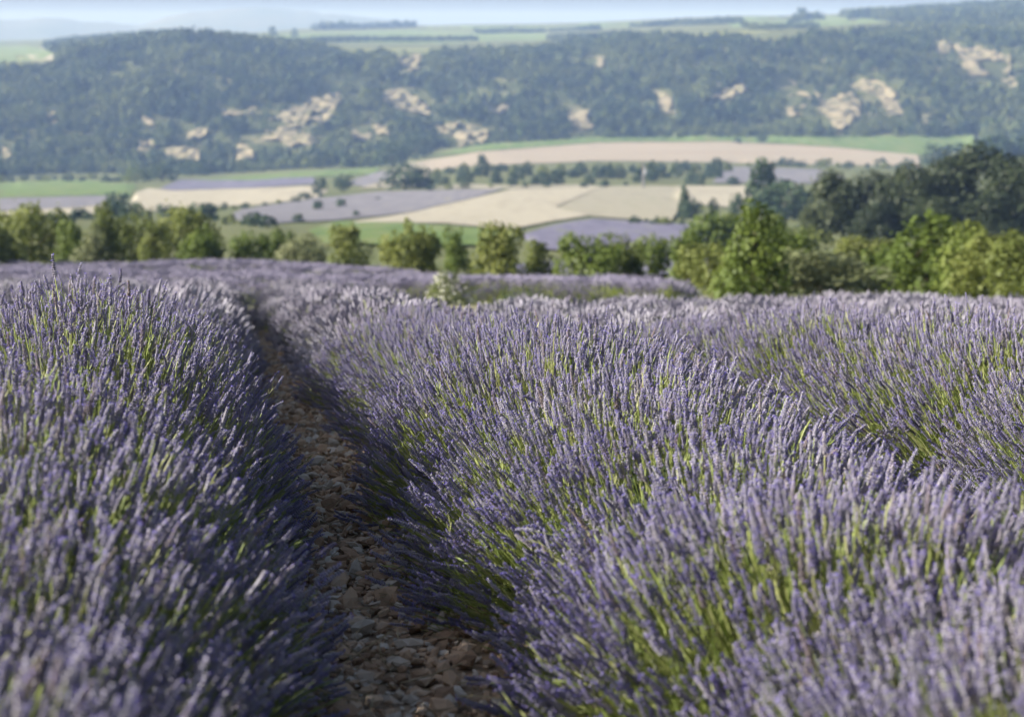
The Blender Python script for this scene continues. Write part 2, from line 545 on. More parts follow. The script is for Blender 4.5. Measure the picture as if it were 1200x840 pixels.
# ------------------------------------------------------------------ geometry-node scatter (only for stuff)
def scatter(name, pos, rot, scl, protos, parent=None, idx=None, tint=None, kind='stuff'):
    pos = np.asarray(pos, float)
    me = bpy.data.meshes.new(name)
    me.vertices.add(len(pos))
    me.vertices.foreach_set('co', pos.ravel())
    a = me.attributes.new('rot', 'FLOAT_VECTOR', 'POINT'); a.data.foreach_set('vector', np.asarray(rot, float).ravel())
    a = me.attributes.new('scl', 'FLOAT_VECTOR', 'POINT'); a.data.foreach_set('vector', np.asarray(scl, float).ravel())
    a = me.attributes.new('pick', 'INT', 'POINT')
    a.data.foreach_set('value', (rng.integers(0, len(protos), len(pos)) if idx is None else idx).astype(np.int32))
    a = me.attributes.new('tint', 'FLOAT', 'POINT'); a.data.foreach_set('value', np.zeros(len(pos)) if tint is None else np.asarray(tint, float))
    for m in protos[0].data.materials:
        me.materials.append(m)
    o = obj(name, me, parent)
    o['kind'] = kind
    ng = bpy.data.node_groups.new(name, 'GeometryNodeTree')
    ng.interface.new_socket('Geometry', in_out='INPUT', socket_type='NodeSocketGeometry')
    ng.interface.new_socket('Geometry', in_out='OUTPUT', socket_type='NodeSocketGeometry')
    gi = ng.nodes.new('NodeGroupInput'); go = ng.nodes.new('NodeGroupOutput')
    m2p = ng.nodes.new('GeometryNodeMeshToPoints')
    iop = ng.nodes.new('GeometryNodeInstanceOnPoints')
    join = ng.nodes.new('GeometryNodeJoinGeometry')
    for p in protos:
        inf = ng.nodes.new('GeometryNodeObjectInfo')
        inf.inputs['Object'].default_value = p
        inf.inputs['As Instance'].default_value = False
        g2i = ng.nodes.new('GeometryNodeGeometryToInstance')
        ng.links.new(inf.outputs['Geometry'], g2i.inputs[0])
        ng.links.new(g2i.outputs[0], join.inputs[0])

    def attr(nm, dt):
        n = ng.nodes.new('GeometryNodeInputNamedAttribute')
        n.data_type = dt
        n.inputs['Name'].default_value = nm
        return n.outputs['Attribute']
    e2r = ng.nodes.new('FunctionNodeEulerToRotation')
    ng.links.new(attr('rot', 'FLOAT_VECTOR'), e2r.inputs[0])
    ng.links.new(gi.outputs[0], m2p.inputs[0])
    ng.links.new(m2p.outputs[0], iop.inputs['Points'])
    ng.links.new(join.outputs[0], iop.inputs['Instance'])
    iop.inputs['Pick Instance'].default_value = True
    ng.links.new(attr('pick', 'INT'), iop.inputs['Instance Index'])
    ng.links.new(e2r.outputs[0], iop.inputs['Rotation'])
    ng.links.new(attr('scl', 'FLOAT_VECTOR'), iop.inputs['Scale'])
    ng.links.new(iop.outputs[0], go.inputs[0])
    md = o.modifiers.new('scatter', 'NODES')
    md.node_group = ng
    return o


def rot_to(dirs, spin):
    """Euler XYZ that turn +Z to dirs, after a spin about Z"""
    d = dirs / np.linalg.norm(dirs, axis=1)[:, None]
    th = np.arccos(np.clip(d[:, 2], -1, 1)); ph = np.arctan2(d[:, 1], d[:, 0])
    ct, st, cp, sp, cs, ss = np.cos(th), np.sin(th), np.cos(ph), np.sin(ph), np.cos(spin), np.sin(spin)
    # R = Rz(ph) Ry(th) Rz(spin)
    r00 = cp * ct * cs - sp * ss
    r10 = sp * ct * cs + cp * ss
    r20 = -st * cs
    r21 = st * ss
    r22 = ct
    return np.stack([np.arctan2(r21, r22), -np.arcsin(np.clip(r20, -1, 1)), np.arctan2(r10, r00)], -1)


def proto(name, me):
    return bpy.data.objects.new(name, me)          # not linked: only read by the scatter


# ------------------------------------------------------------------ lavender flower spikes
def stem_geo(length, bend, rad, segs=4, sides=3):
    v = []; f = []
    for s in range(segs + 1):
        t = s / segs
        z = -length * (1 - t)
        off = np.array(bend) * (1 - t) ** 2
        for k in range(sides):
            a = 2 * math.pi * k / sides
            v.append((off[0] + rad * math.cos(a), off[1] + rad * math.sin(a), z))
    for s in range(segs):
        for k in range(sides):
            k2 = (k + 1) % sides
            f.append((s * sides + k, s * sides + k2, (s + 1) * sides + k2, (s + 1) * sides + k))
    return v, f


def spike(seed, fine=True, split=False):
    """a flower head: whorls of slim calyces hugging the axis, a few open violet florets, on a bent stem"""
    r = np.random.default_rng(seed)
    v, f = stem_geo(.34, (r.normal(0, .03), r.normal(0, .03)), .0018, 4 if fine else 2)
    mi = [1] * len(f)
    n = int(r.integers(10, 13)) if fine else 8
    S = 4 if fine else 3
    L = r.uniform(.055, .08)
    curve = r.normal(0, .007, 2)
    b = len(v)
    for z, q in ((0, .0026), (L * .98, .0016)):
        for k in range(3):
            a = 2.1 * k
            v.append((curve[0] * (z / L) ** 2 + q * math.cos(a), curve[1] * (z / L) ** 2 + q * math.sin(a), z))
    for k in range(3):
        f.append((b + k, b + (k + 1) % 3, b + 3 + (k + 1) % 3, b + 3 + k)); mi.append(0)
    zs = np.linspace(0.002, L, n)
    if r.random() < .55:
        zs = np.concatenate([[-.014 - r.uniform(0, .012)], zs])
    for w, z in enumerate(zs):
        t = max(0, z / L)
        wr = (.0046 if z < 0 else .0050 * (1 - .5 * t ** 2.4)) * r.uniform(.85, 1.15)
        cnt = (7 if fine else 5) if z >= 0 else 4
        for k in range(cnt):
            a = 2 * math.pi * (k + .5 * (w % 2)) / cnt + r.normal(0, .2)
            tilt = R(r.uniform(10, 38)) * (1 - .5 * t)
            ln = r.uniform(.0105, .015) * (1 - .25 * t); wd = r.uniform(.0019, .0026) * (1 if fine else 1.2)
            ax = np.array([math.cos(a) * math.sin(tilt), math.sin(a) * math.sin(tilt), math.cos(tilt)])
            p0 = np.array([curve[0] * t * t + wr * .5 * math.cos(a), curve[1] * t * t + wr * .5 * math.sin(a), z])
            s1 = np.cross(ax, (0.02, 0.01, 1.0)); s1 /= np.linalg.norm(s1); s2 = np.cross(ax, s1)
            b = len(v)
            pm = p0 + ax * ln * .52; p1 = p0 + ax * ln
            v.append(tuple(p0))
            for q in range(S):
                v.append(tuple(pm + wd * (s1 * math.cos(q * 2 * math.pi / S) + s2 * math.sin(q * 2 * math.pi / S))))
            v.append(tuple(p1))
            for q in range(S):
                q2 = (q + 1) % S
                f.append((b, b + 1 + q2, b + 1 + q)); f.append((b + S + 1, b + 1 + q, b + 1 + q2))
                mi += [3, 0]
            if r.random() < (.19 if fine else .18):
                for q in range(2):
                    e = s1 * (1 if q else -1) + s2 * r.normal(0, .5)
                    c0 = p1 - ax * .001
                    b = len(v)
                    sz = r.uniform(.003, .0046)
                    v += [tuple(c0), tuple(c0 + ax * sz * .5 + e * sz * .8 + s2 * sz * .4), tuple(c0 + ax * sz * 1.1 + e * sz * .5), tuple(c0 + ax * sz * .5 + e * sz * .8 - s2 * sz * .4)]
                    f.append((b, b + 1, b + 2, b + 3)); mi.append(2)
    if split:
        ns = sum(1 for q in mi if q == 1)
        nv = 3 * ((4 if fine else 2) + 1)
        head = mesh_from('flower_spike', v[nv:], [tuple(k - nv for k in q) for q in f[ns:]], (M['calyx'], M['stem'], M['petal'], M['calyx_base']), mi[ns:])
        return head, mesh_from('stem', v[:nv], f[:ns], (M['stem'],))
    return mesh_from('flower_spike', v, f, (M['calyx'], M['stem'], M['petal'], M['calyx_base']), mi)


def green_shoot(seed):
    """flowerless stem with narrow leaves"""
    r = np.random.default_rng(seed)
    v, f = stem_geo(.34, (r.normal(0, .04), r.normal(0, .04)), .0019, 4)
    for k in range(9):
        z = -.30 + .034 * k + r.uniform(0, .02)
        a = r.uniform(0, 6.28); ln = r.uniform(.03, .055); wd = r.uniform(.0022, .0034)
        o = np.array([math.cos(a), math.sin(a), 0]); sd_ = np.array([-o[1], o[0], 0])
        p0 = np.array([0, 0, z]); pm = p0 + o * ln * .3 + (0, 0, ln * .55); p1 = p0 + o * ln * .5 + (0, 0, ln)
        b = len(v)
        v += [tuple(p0), tuple(pm + sd_ * wd), tuple(p1), tuple(pm - sd_ * wd)]
        f.append((b, b + 1, b + 2, b + 3))
    return mesh_from('green_shoot', v, f, (M['calyx'], M['stem'], M['petal'], M['calyx_base']), [1] * len(f))


def clump(seed, n=26, rad=.13):
    """a hand-sized tuft of many small spikes, for the rows farther off"""
    r = np.random.default_rng(seed)
    v = []; f = []; mi = []
    for k in range(n):
        a = r.uniform(0, 2 * math.pi); q = rad * math.sqrt(r.random())
        lean = np.array([math.cos(a) * q, math.sin(a) * q, 0]) * 1.2 + r.normal(0, .08, 3) * (1, 1, 0)
        d = lean + (0, 0, 1); d /= np.linalg.norm(d)
        p = np.array([math.cos(a) * q, math.sin(a) * q, r.uniform(-.09, .03)])
        L = r.uniform(.055, .085); w = r.uniform(.006, .009)
        s1 = np.cross(d, (.3, .2, .1)); s1 /= np.linalg.norm(s1); s2 = np.cross(d, s1)
        b = len(v)
        v.append(tuple(p))
        for t in (.3, .7):
            for s in range(3):
                v.append(tuple(p + d * L * t + w * (s1 * math.cos(2.1 * s + t) + s2 * math.sin(2.1 * s + t))))
        v.append(tuple(p + d * L))
        for s in range(3):
            s_ = (s + 1) % 3
            f += [(b, b + 1 + s_, b + 1 + s), (b + 1 + s, b + 1 + s_, b + 4 + s_, b + 4 + s), (b + 4 + s, b + 4 + s_, b + 7)]
            mi += [0, 0, 0]
        b = len(v)
        st = p - d * .2
        v += [tuple(st - s1 * .002), tuple(st + s1 * .002), tuple(p + s1 * .0015), tuple(p - s1 * .0015)]
        f.append((b, b + 1, b + 2, b + 3)); mi.append(1)
    return mesh_from('flower_tuft', v, f, (M['far_calyx'], M['stem']), mi)


FINE = [proto('spike_pattern', spike(s)) for s in range(10)] + [proto('shoot_pattern', green_shoot(30 + s)) for s in range(4)]
PLAIN = [spike(50 + s, False, True) for s in range(6)]
TALL = spike(3, True, True)
TUFT = [proto('tuft_pattern', clump(80 + s)) for s in range(6)]

YAW = math.atan((600 - 270) / F_PX)
ROW = np.array([-math.sin(YAW), math.cos(YAW)])
LAT = np.array([math.cos(YAW), math.sin(YAW)])


def row_xy(s, t):
    s = np.asarray(s, float); t = np.asarray(t, float)
    return s * ROW[0] + t * LAT[0], s * ROW[1] + t * LAT[1]


def core_mesh(sv, hw, hh, to_xy, t0, loc, mat):
    """the leafy body of a row under its flowers"""
    K = 13
    V = []
    for q, s in enumerate(sv):
        edge = min(1, .15 + 2.2 * min(q, len(sv) - 1 - q) / max(1, len(sv) - 1) * 4)
        for k in range(K):
            a = math.pi * k / (K - 1)
            nf = 1 + .16 * float(vnoise(s * 2.3, k * .9 + t0 * 3, 21))
            t = t0 + hw[q] * math.cos(a) * nf * edge
            x, y = to_xy(s, t)
            V.append((float(x), float(y), float(z_at(x, y)) - .03 + hh[q] * math.sin(a) ** .8 * nf * edge))
    V = np.array(V) - np.array(loc)
    n = len(sv)
    fc = [(q * K + k, q * K + k + 1, (q + 1) * K + k + 1, (q + 1) * K + k) for q in range(n - 1) for k in range(K - 1)]
    return mesh_from('foliage', V, fc, (mat,), None, True)


def visible(P, margin=90):
    px, py, dp = project(P)
    return (dp > .3) & (px > -margin) & (px < 1200 + margin) & (py > -50) & (py < 840 + margin * 1.4)


def lavender_row(t0, s0, s1, h_of, hw_of, label, group=None, fine_to=14.0, singles=0, dens=2600, seed=0, tall=None, green=.2):
    r = np.random.default_rng(1000 + seed)
    cx, cy = row_xy((s0 + s1) / 2, t0)
    loc = (float(cx), float(cy), float(z_at(cx, cy)))
    root = thing('lavender_row', label, 'lavender row', loc, group)
    pts = []; drs = []; tin = []; scl = []
    fp = []; fdir = []; ftin = []
    s = s0
    while s < s1:
        t = t0 + r.normal(0, .05)
        ps = r.uniform(.9, 1.1)
        h = h_of(s) * (1 + r.normal(0, .035)); a_t = hw_of(s) * ps; a_s = .52 * ps
        ptint = float(np.clip(r.normal(.12, .18), 0, .6))
        near = s < fine_to
        n = int(dens * ps) if near else int((60 if s < 30 else 44) * ps)
        u = r.normal(0, 1, (int(n * 2.3), 3)); u /= np.linalg.norm(u, axis=1)[:, None]
        u = u[u[:, 2] > -.02][:n]
        lay = np.clip(1 + r.normal(-.045, .058, len(u)), .76, 1.07)
        if not near:
            lay = 1 + r.normal(-.05, .04, len(u))
        # bulges of the plant
        lay *= 1 + .06 * vnoise(u[:, 0] * 2.2 + s * 3, u[:, 1] * 2.2 + seed, 31)
        sq = np.abs(u[:, 2]) ** .9
        e_s = s + u[:, 0] * a_s * lay; e_t = t + u[:, 1] * a_t * lay; e_z = sq * h * lay
        r_s = s + u[:, 0] * .14; r_t = t + u[:, 1] * .16
        ex, ey = row_xy(e_s, e_t); rx, ry = row_xy(r_s, r_t)
        base = z_at(*row_xy(s, t))
        P = np.stack([ex, ey, base + e_z], -1)
        Q = np.stack([rx, ry, base + 0 * e_z], -1)
        d = P - Q
        d /= np.linalg.norm(d, axis=1)[:, None]
        d += np.array([0, 0, .28]) + r.normal(0, .085, d.shape) + r.normal(0, .3, d.shape) * (r.random(len(d)) < .06)[:, None]
        d /= np.linalg.norm(d, axis=1)[:, None]
        # keep clear of the ground
        keep = P[:, 2] > z_at(P[:, 0], P[:, 1]) + .04
        P = P[keep]; d = d[keep]
        if near:
            P = P - d * .05
            pts.append(P); drs.append(d); tin.append(np.full(len(P), ptint))
        else:
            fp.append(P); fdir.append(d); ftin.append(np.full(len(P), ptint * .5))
        s += r.uniform(.44, .56)
    sv = np.arange(s0, s1 + .01, .25 if s1 - s0 < 60 else .8)
    hw = [.70 * hw_of(q) for q in sv]; hh = [.70 * h_of(q) for q in sv]
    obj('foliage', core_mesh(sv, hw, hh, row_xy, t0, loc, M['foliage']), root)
    if pts:
        P = np.concatenate(pts); d = np.concatenate(drs); tn = np.concatenate(tin)
        px, py, dp = project(P + d * .04)
        dist = np.linalg.norm(P, axis=1)
        ok = ~((dist < 1.75) & (np.abs(px - 600) < 900))
        ok &= visible(P, 260) | (dist < 6)
        P, d, tn, px, py, dist = P[ok], d[ok], tn[ok], px[ok], py[ok], dist[ok]
        sc = r.uniform(.58, .86, len(P))
        single = np.zeros(len(P), bool)
        if singles:
            # the spikes that show largest: near, in the frame, on the outside of the row
            inside = (px > 4) & (px < 1196) & (py > 10) & (py < 836)
            outer = np.zeros(len(P), bool)
            up = P[:, 2] - z_at(P[:, 0], P[:, 1])
            cellkey = (px // 5).astype(int) * 1000 + (py // 9).astype(int)
            order = np.argsort(dist)
            seen = set()
            for q in order:
                if not inside[q]:
                    continue
                if cellkey[q] in seen:
                    continue
                seen.add(cellkey[q]); outer[q] = True
            cand = np.nonzero(outer)[0]
            cand = cand[np.argsort(dist[cand])][:singles]
            single[cand] = True
            er = rot_to(d, r.uniform(0, 6.28, len(P)))
            for q in cand:
                hm, sm = PLAIN[int(r.integers(0, len(PLAIN)))]
                o = obj('flower_spike', hm, root, tuple(P[q] - np.array(loc)))
                obj('stem', sm, o)
                o.rotation_euler = er[q]
                o.scale = (sc[q],) * 3
        if tall is not None:
            for (tx, ty, td) in tall:
                dv = ray_dir(tx, ty); p = dv / np.hypot(dv[0], dv[1]) * td
                p[2] -= .045
                o = obj('flower_spike', TALL[0], root, tuple(p - np.array(loc)))
                obj('stem', TALL[1], o)
                o.rotation_euler = (R(-2), R(-3), 1.0)
        m = ~single
        sc3 = np.repeat(sc[m][:, None], 3, 1)
        pick = r.integers(0, 10, len(P))
        nearness = np.clip(1.95 - .24 * np.hypot(P[:, 0], P[:, 1]), .35, 1.6)
        sh = r.random(len(P)) < green * nearness * np.clip(.95 + 1.7 * vnoise(P[:, 0] / .45, P[:, 1] / .45, 71), 0.1, 2.6)
        pick = np.where(sh, r.integers(10, 14, len(P)), pick)
        P = np.where(sh[:, None], P - d * .035, P)
        scatter('bloom', P[m] - np.array(loc), rot_to(d[m], r.uniform(0, 6.28, m.sum())), sc3, FINE, root, idx=pick[m], tint=tn[m])
    if fp:
        P = np.concatenate(fp); d = np.concatenate(fdir); tn = np.concatenate(ftin)
        ok = visible(P, 150)
        P, d, tn = P[ok], d[ok], tn[ok]
        if len(P):
            sc = r.uniform(.9, 1.25, len(P))[:, None] * np.array([[1.15, 1.15, 1.0]])
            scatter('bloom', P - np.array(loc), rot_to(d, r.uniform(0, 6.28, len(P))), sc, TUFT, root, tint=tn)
    return root


def prof(xs, ys):
    return lambda s: float(np.interp(s, xs, ys))


lavender_row(-.57, 1.2, 43, prof([1, 3.5, 5, 6.2, 7.5, 9, 14, 43], [.60, .67, .73, .80, .78, .72, .68, .64]), prof([1, 2.5, 5.5, 8, 43], [.74, .74, .75, .70, .68]),
             'lavender row filling the left foreground beside the stony path, its right flank in shade', singles=300, seed=1, green=.05,
             tall=[(64, 310, 6.5)])
lavender_row(1.21, 1.2, 43, prof([1, 3.5, 5.5, 7, 9, 14, 43], [.50, .53, .62, .72, .66, .62, .62]), prof([1, 3, 6, 8, 43], [.70, .72, .73, .70, .68]),
             'broad sunlit lavender row filling the foreground just right of the stony path', singles=300, seed=42, green=.18)
lavender_row(3.08, 3.5, 22, prof([3, 6, 8, 9, 12, 14, 22], [.66, .69, .71, .68, .58, .54, .52]), prof([3, 22], [.68, .68]),
             'lavender row behind the right foreground row, below the green shrubs at right', singles=300, seed=3, green=.2)
ORD = ['second', 'third', 'fourth', 'fifth', 'sixth', 'seventh']
for k, t0 in enumerate((4.8, 6.6, 8.4, 10.2)):
    lavender_row(t0, 12 + 3 * k, 25 + 1.5 * k, prof([0, 50], [.52, .50]), prof([0, 50], [.72, .72]),
                 ('nearest', 'second nearest', 'third', 'farthest')[k] + ' of four low blurred lavender rows hidden behind the right-hand rows', 'blurred rows hidden behind the right-hand rows', fine_to=13, seed=10 + k, dens=700)
for k, t0 in enumerate((-2.37, -4.17, -5.97, -7.77)):
    lavender_row(t0, (9, 22, 32, 40)[k], 44, prof([0, 50], [.66, .64]), prof([0, 50], [.73, .73]),
                 ('nearest', 'second nearest', 'third', 'farthest')[k] + ' of four blurred lavender rows peeking over the crest of the left foreground row', 'blurred rows over the left crest', fine_to=5, seed=20 + k)

# second plot, beyond the headland: rows that run aslant
YAW2 = R(-38)


def far_plot():
    dr = np.array([math.sin(YAW2), math.cos(YAW2)]); lt = np.array([math.cos(YAW2), -math.sin(YAW2)])
    r = np.random.default_rng(77)
    cnt = 0
    for q in range(-42, 70):
        t0 = q * 2.0
        sv = np.arange(20, 150, .5)
        x = sv * dr[0] + t0 * lt[0]; y = sv * dr[1] + t0 * lt[1]
        pxx = 600 + F_PX * x / y
        inn = (y > np.interp(pxx, [0, 240, 330, 560, 760], [46, 46, 49, 47, 44]) + 2.0 * vnoise(x / 4, y / 4, 61)) & (y < np.interp(pxx, [0, 300, 420, 560, 640, 800], [99, 96, 82, 68, 65, 56]) + 4 * vnoise(x / 9, y / 9, 62)) & (np.abs(x) < y * .29 + 2)
        inn &= pxx < 800
        if inn.sum() < 6:
            continue
        s_in = sv[inn]
        s_in = s_in[(s_in - s_in[0]) < 70]
        fx = lambda s, t: (s * dr[0] + t * lt[0], s * dr[1] + t * lt[1])
        mid = fx(s_in[len(s_in) // 2], t0)
        loc = (float(mid[0]), float(mid[1]), float(z_at(*mid)))
        root = thing('lavender_row', 'blurred violet lavender row slanting across the far plot below the trees', 'lavender row', loc, 'violet rows of the far plot')
        n = len(s_in)
        hrow = lambda s, t: .50 + .16 * vnoise(np.asarray(fx(s, t)[0]) / 6, np.asarray(fx(s, t)[1]) / 6, 63)
        hs = [.72 * float(hrow(q_, t0)) for q_ in s_in[::2]]
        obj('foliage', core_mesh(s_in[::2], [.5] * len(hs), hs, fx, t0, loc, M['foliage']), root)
        m = int((s_in[-1] - s_in[0]) * 38)
        ss = r.uniform(s_in[0], s_in[-1], m); a = r.uniform(0.05, math.pi - .05, m)
        ex, ey = fx(ss, t0 + .72 * np.cos(a))
        P = np.stack([ex, ey, z_at(ex, ey) + hrow(ss, t0) * np.sin(a) * r.uniform(.9, 1.08, m)], -1)
        d = np.stack([np.cos(a) * lt[0], np.cos(a) * lt[1], np.sin(a) + .3], -1)
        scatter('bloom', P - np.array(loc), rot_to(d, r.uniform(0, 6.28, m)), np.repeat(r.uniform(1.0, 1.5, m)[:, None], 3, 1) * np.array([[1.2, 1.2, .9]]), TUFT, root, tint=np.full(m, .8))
        cnt += 1
    return cnt


far_plot()

# ------------------------------------------------------------------ path with its stones
ss = np.arange(.8, 44, .2); tt = np.linspace(-.05, .72, 8)
S, T = np.meshgrid(ss, tt, indexing='ij')
px_, py_ = row_xy(S, T)
pz = z_at(px_, py_) + .012 + .012 * vnoise(px_ * 6, py_ * 6, 15)
n0, n1 = S.shape
pf = [(a * n1 + b, a * n1 + b + 1, (a + 1) * n1 + b + 1, (a + 1) * n1 + b) for a in range(n0 - 1) for b in range(n1 - 1)]
path = obj('path', mesh_from('path', np.stack([px_, py_, pz], -1).reshape(-1, 3), pf, (M['field_soil'],), None, True))
tag(path, kind='structure')


def stone_mesh(seed):
    import bmesh
    r = np.random.default_rng(seed)
    bm = bmesh.new()
    bmesh.ops.create_icosphere(bm, subdivisions=1, radius=1)
    ax = np.array([1, r.uniform(.6, .9), r.uniform(.35, .6)])
    cuts = [(lambda n: n / np.linalg.norm(n))(r.normal(0, 1, 3)) for _ in range(7)]
    for v in bm.verts:
        p = np.array(v.co) * r.uniform(.88, 1.12)
        for c in cuts:
            e = p @ c - .56
            if e > 0:
                p = p - c * e
        v.co = Vector(p * ax)
    me = bpy.data.meshes.new('stone')
    bm.to_mesh(me); bm.free()
    me.materials.append(M['stone'])
    return me


ST = [stone_mesh(s) for s in range(9)]
STP = [proto('stone_pattern', m) for m in ST]
r = np.random.default_rng(5)
N = 15000
s_ = 1.5 + 20 * r.random(N) ** 1.6; t_ = .33 + np.clip(r.normal(0, .24, N), -.38, .38) + r.normal(0, .02, N)
x_, y_ = row_xy(s_, t_)
sz = np.exp(r.normal(math.log(.0145), .6, N)); sz = np.clip(sz, .006, .055)
P = np.stack([x_, y_, z_at(x_, y_) + .012 + sz * .15 + r.uniform(0, .02, N)], -1)
E = np.stack([r.normal(0, .35, N), r.normal(0, .35, N), r.uniform(0, 6.28, N)], -1)
sx, sy, sdp = project(P)
show = (np.abs(t_ - .33) < .36) & (sx > 350) & (sx < 620) & (sy < 838) & (sy > 420)
rank = np.where(show, sz / sdp, 0)
big = np.argsort(-rank)[:300]
for q in big:
    o = obj('stone', ST[int(r.integers(0, len(ST)))], path, tuple(P[q]))
    o.rotation_euler = E[q]
    o.scale = (sz[q],) * 3
rest = np.ones(N, bool); rest[big] = False
scatter('gravel', P[rest], E[rest], np.repeat(sz[rest][:, None], 3, 1), STP, path)

# dry stems fallen among the stones
NS = 700
s2_ = 2 + 12 * r.random(NS) ** 1.5; t2_ = .33 + r.normal(0, .25, NS)
x2, y2 = row_xy(s2_, t2_)
vs, fs_ = stem_geo(.12, (.03, .01), .0016)
dry = proto('dry_stem_pattern', mesh_from('dry_stem', vs, fs_, (M['straw'],)))
scatter('litter', np.stack([x2, y2, z_at(x2, y2) + .035], -1), np.stack([R(90) + r.normal(0, .2, NS), r.normal(0, .2, NS), r.uniform(0, 6.28, NS)], -1), np.repeat(r.uniform(.5, 1.3, NS)[:, None], 3, 1), [dry], path)


# ------------------------------------------------------------------ trees
def crown_mesh(seed, lobes, n, leaf, mat, hang=.0):
    """leaf-sized faces gathered in clumps; lobes: (x, y, z, rx, ry, rz) in a unit tree (height 1)"""
    r = np.random.default_rng(seed)
    vol = np.array([l[3] * l[4] * l[5] for l in lobes]) ** .72
    pick = r.choice(len(lobes), n, p=vol / vol.sum())
    L = np.array(lobes)[pick]
    # sub-clumps inside a lobe
    u = r.normal(0, 1, (n, 3)); u /= np.linalg.norm(u, axis=1)[:, None]
    K = 22
    cu = r.normal(0, 1, (len(lobes), K, 3)); cu /= np.linalg.norm(cu, axis=2)[..., None]
    own = cu[pick, r.integers(0, K, n)]
    u = u * .55 + own * 1.0; u /= np.linalg.norm(u, axis=1)[:, None]
    rad = np.clip(1 - np.abs(r.normal(0, .2, n)), .25, 1) * (1 + .22 * np.abs(r.normal(0, 1, n)) * (r.random(n) < .22))
    p = L[:, :3] + u * L[:, 3:] * rad[:, None]
    nrm = u + r.normal(0, .55, (n, 3)) + (0, 0, .25)
    nrm /= np.linalg.norm(nrm, axis=1)[:, None]
    s1 = np.cross(nrm, r.normal(0, 1, (n, 3))); s1 /= np.linalg.norm(s1, axis=1)[:, None]
    s2 = np.cross(nrm, s1)
    a = leaf * r.uniform(.6, 1.35, n)[:, None]; b = a * r.uniform(.5, .8, n)[:, None]
    q = np.stack([p - s1 * a, p - s2 * b + nrm * a * .15, p + s1 * a, p + s2 * b + nrm * a * .15], 1)
    q[..., 2] = np.maximum(q[..., 2], .004)
    return mesh_from('crown', q.reshape(-1, 3), np.arange(4 * n).reshape(-1, 4), (mat,))


def trunk_mesh(seed, h, rad, limbs):
    r = np.random.default_rng(seed)
    v = []; f = []

    def tube(p0, p1, r0, r1, n=6, seg=3):
        p0 = np.array(p0, float); p1 = np.array(p1, float)
        d = p1 - p0; d /= np.linalg.norm(d)
        s1 = np.cross(d, (.31, .2, .9) if abs(d[2]) < .9 else (1, 0, 0)); s1 /= np.linalg.norm(s1); s2 = np.cross(d, s1)
        b = len(v)
        for k in range(seg + 1):
            t = k / seg
            c = p0 + (p1 - p0) * t + (s1 * r.normal(0, .12) + s2 * r.normal(0, .12)) * r0 * 2 * (0 < k < seg)
            for q in range(n):
                a = 2 * math.pi * q / n
                v.append(tuple(c + (s1 * math.cos(a) + s2 * math.sin(a)) * (r0 + (r1 - r0) * t)))
        for k in range(seg):
            for q in range(n):
                f.append((b + k * n + q, b + k * n + (q + 1) % n, b + (k + 1) * n + (q + 1) % n, b + (k + 1) * n + q))
    tube((0, 0, -.05), (0, 0, h), rad, rad * .6)
    for l in limbs:
        tube((0, 0, h * r.uniform(.5, .95)), (l[0] * .8, l[1] * .8, l[2]), rad * .5, rad * .12)
    return mesh_from('trunk', v, f, (M['bark'],), None, True)


def make_lobes(kind, seed):
    r = np.random.default_rng(seed)
    L = []
    if kind == 'oak':
        L.append((0, 0, .5, .32, .32, .40))
        for k in range(8):
            a = k * .785 + .2
            L.append((math.cos(a) * .33, math.sin(a) * .33, r.uniform(.16, .3), .16, .16, .2))
        for k in range(11):
            a = k * 2.4 + r.normal(0, .3); z = r.uniform(.3, .82); q = (.36 if z < .62 else .22) * r.uniform(.85, 1.1)
            s = r.uniform(.15, .21)
            L.append((math.cos(a) * q, math.sin(a) * q, z, s, s, s * r.uniform(.8, 1)))
        L.append((r.normal(0, .05), 0, .84, .2, .2, .15))
    elif kind == 'upright':
        for k in range(14):
            z = .12 + .76 * (k / 13); q = .30 * (1 - z) ** .7 + .03
            a = k * 2.4; s = .25 * (1 - .72 * z) * r.uniform(.8, 1.2)
            L.append((math.cos(a) * q * .8, math.sin(a) * q * .8, z, s, s, s * 1.15))
        L.append((0, 0, .9, .05, .05, .1)); L.append((.16, .05, .72, .05, .05, .14)); L.append((-.18, .03, .62, .05, .05, .13))
    elif kind == 'round':
        L.append((0, 0, .45, .34, .34, .42))
        for k in range(12):
            a = k * 2.4 + r.normal(0, .2); z = r.uniform(.2, .75); q = .36 * math.sqrt(max(.05, 1 - (z - .4) ** 2 * 3.6))
            s = r.uniform(.14, .2)
            L.append((math.cos(a) * q, math.sin(a) * q, z, s, s, s * 1.1))
    else:  # bush: ragged, several stems
        for k in range(12):
            a = k * 2.4 + r.normal(0, .4); z = r.uniform(.18, .72); q = r.uniform(.08, .38) * (1.1 - .5 * z)
            s = r.uniform(.13, .22)
            L.append((math.cos(a) * q, math.sin(a) * q, z, s, s, s * r.uniform(.9, 1.4)))
        for k in range(4):
            a = r.uniform(0, 6.28); q = r.uniform(.05, .25)
            L.append((math.cos(a) * q, math.sin(a) * q, r.uniform(.7, .86), .06, .06, r.uniform(.1, .14)))
    return L


TREES = {}


def tree_kind(kind, leaf, var, n, size):
    key = (kind, leaf, var, n)
    if key not in TREES:
        lb = make_lobes(kind, 300 + var * 17 + len(kind))
        h = {'oak': .42, 'upright': .7, 'round': .3, 'bush': .3}[kind]
        TREES[key] = (crown_mesh(500 + var * 31 + len(leaf), lb, n, size, LEAF[leaf]), trunk_mesh(700 + var, h, {'oak': .035, 'upright': .025}.get(kind, .022), lb[1:7]))
    return TREES[key]


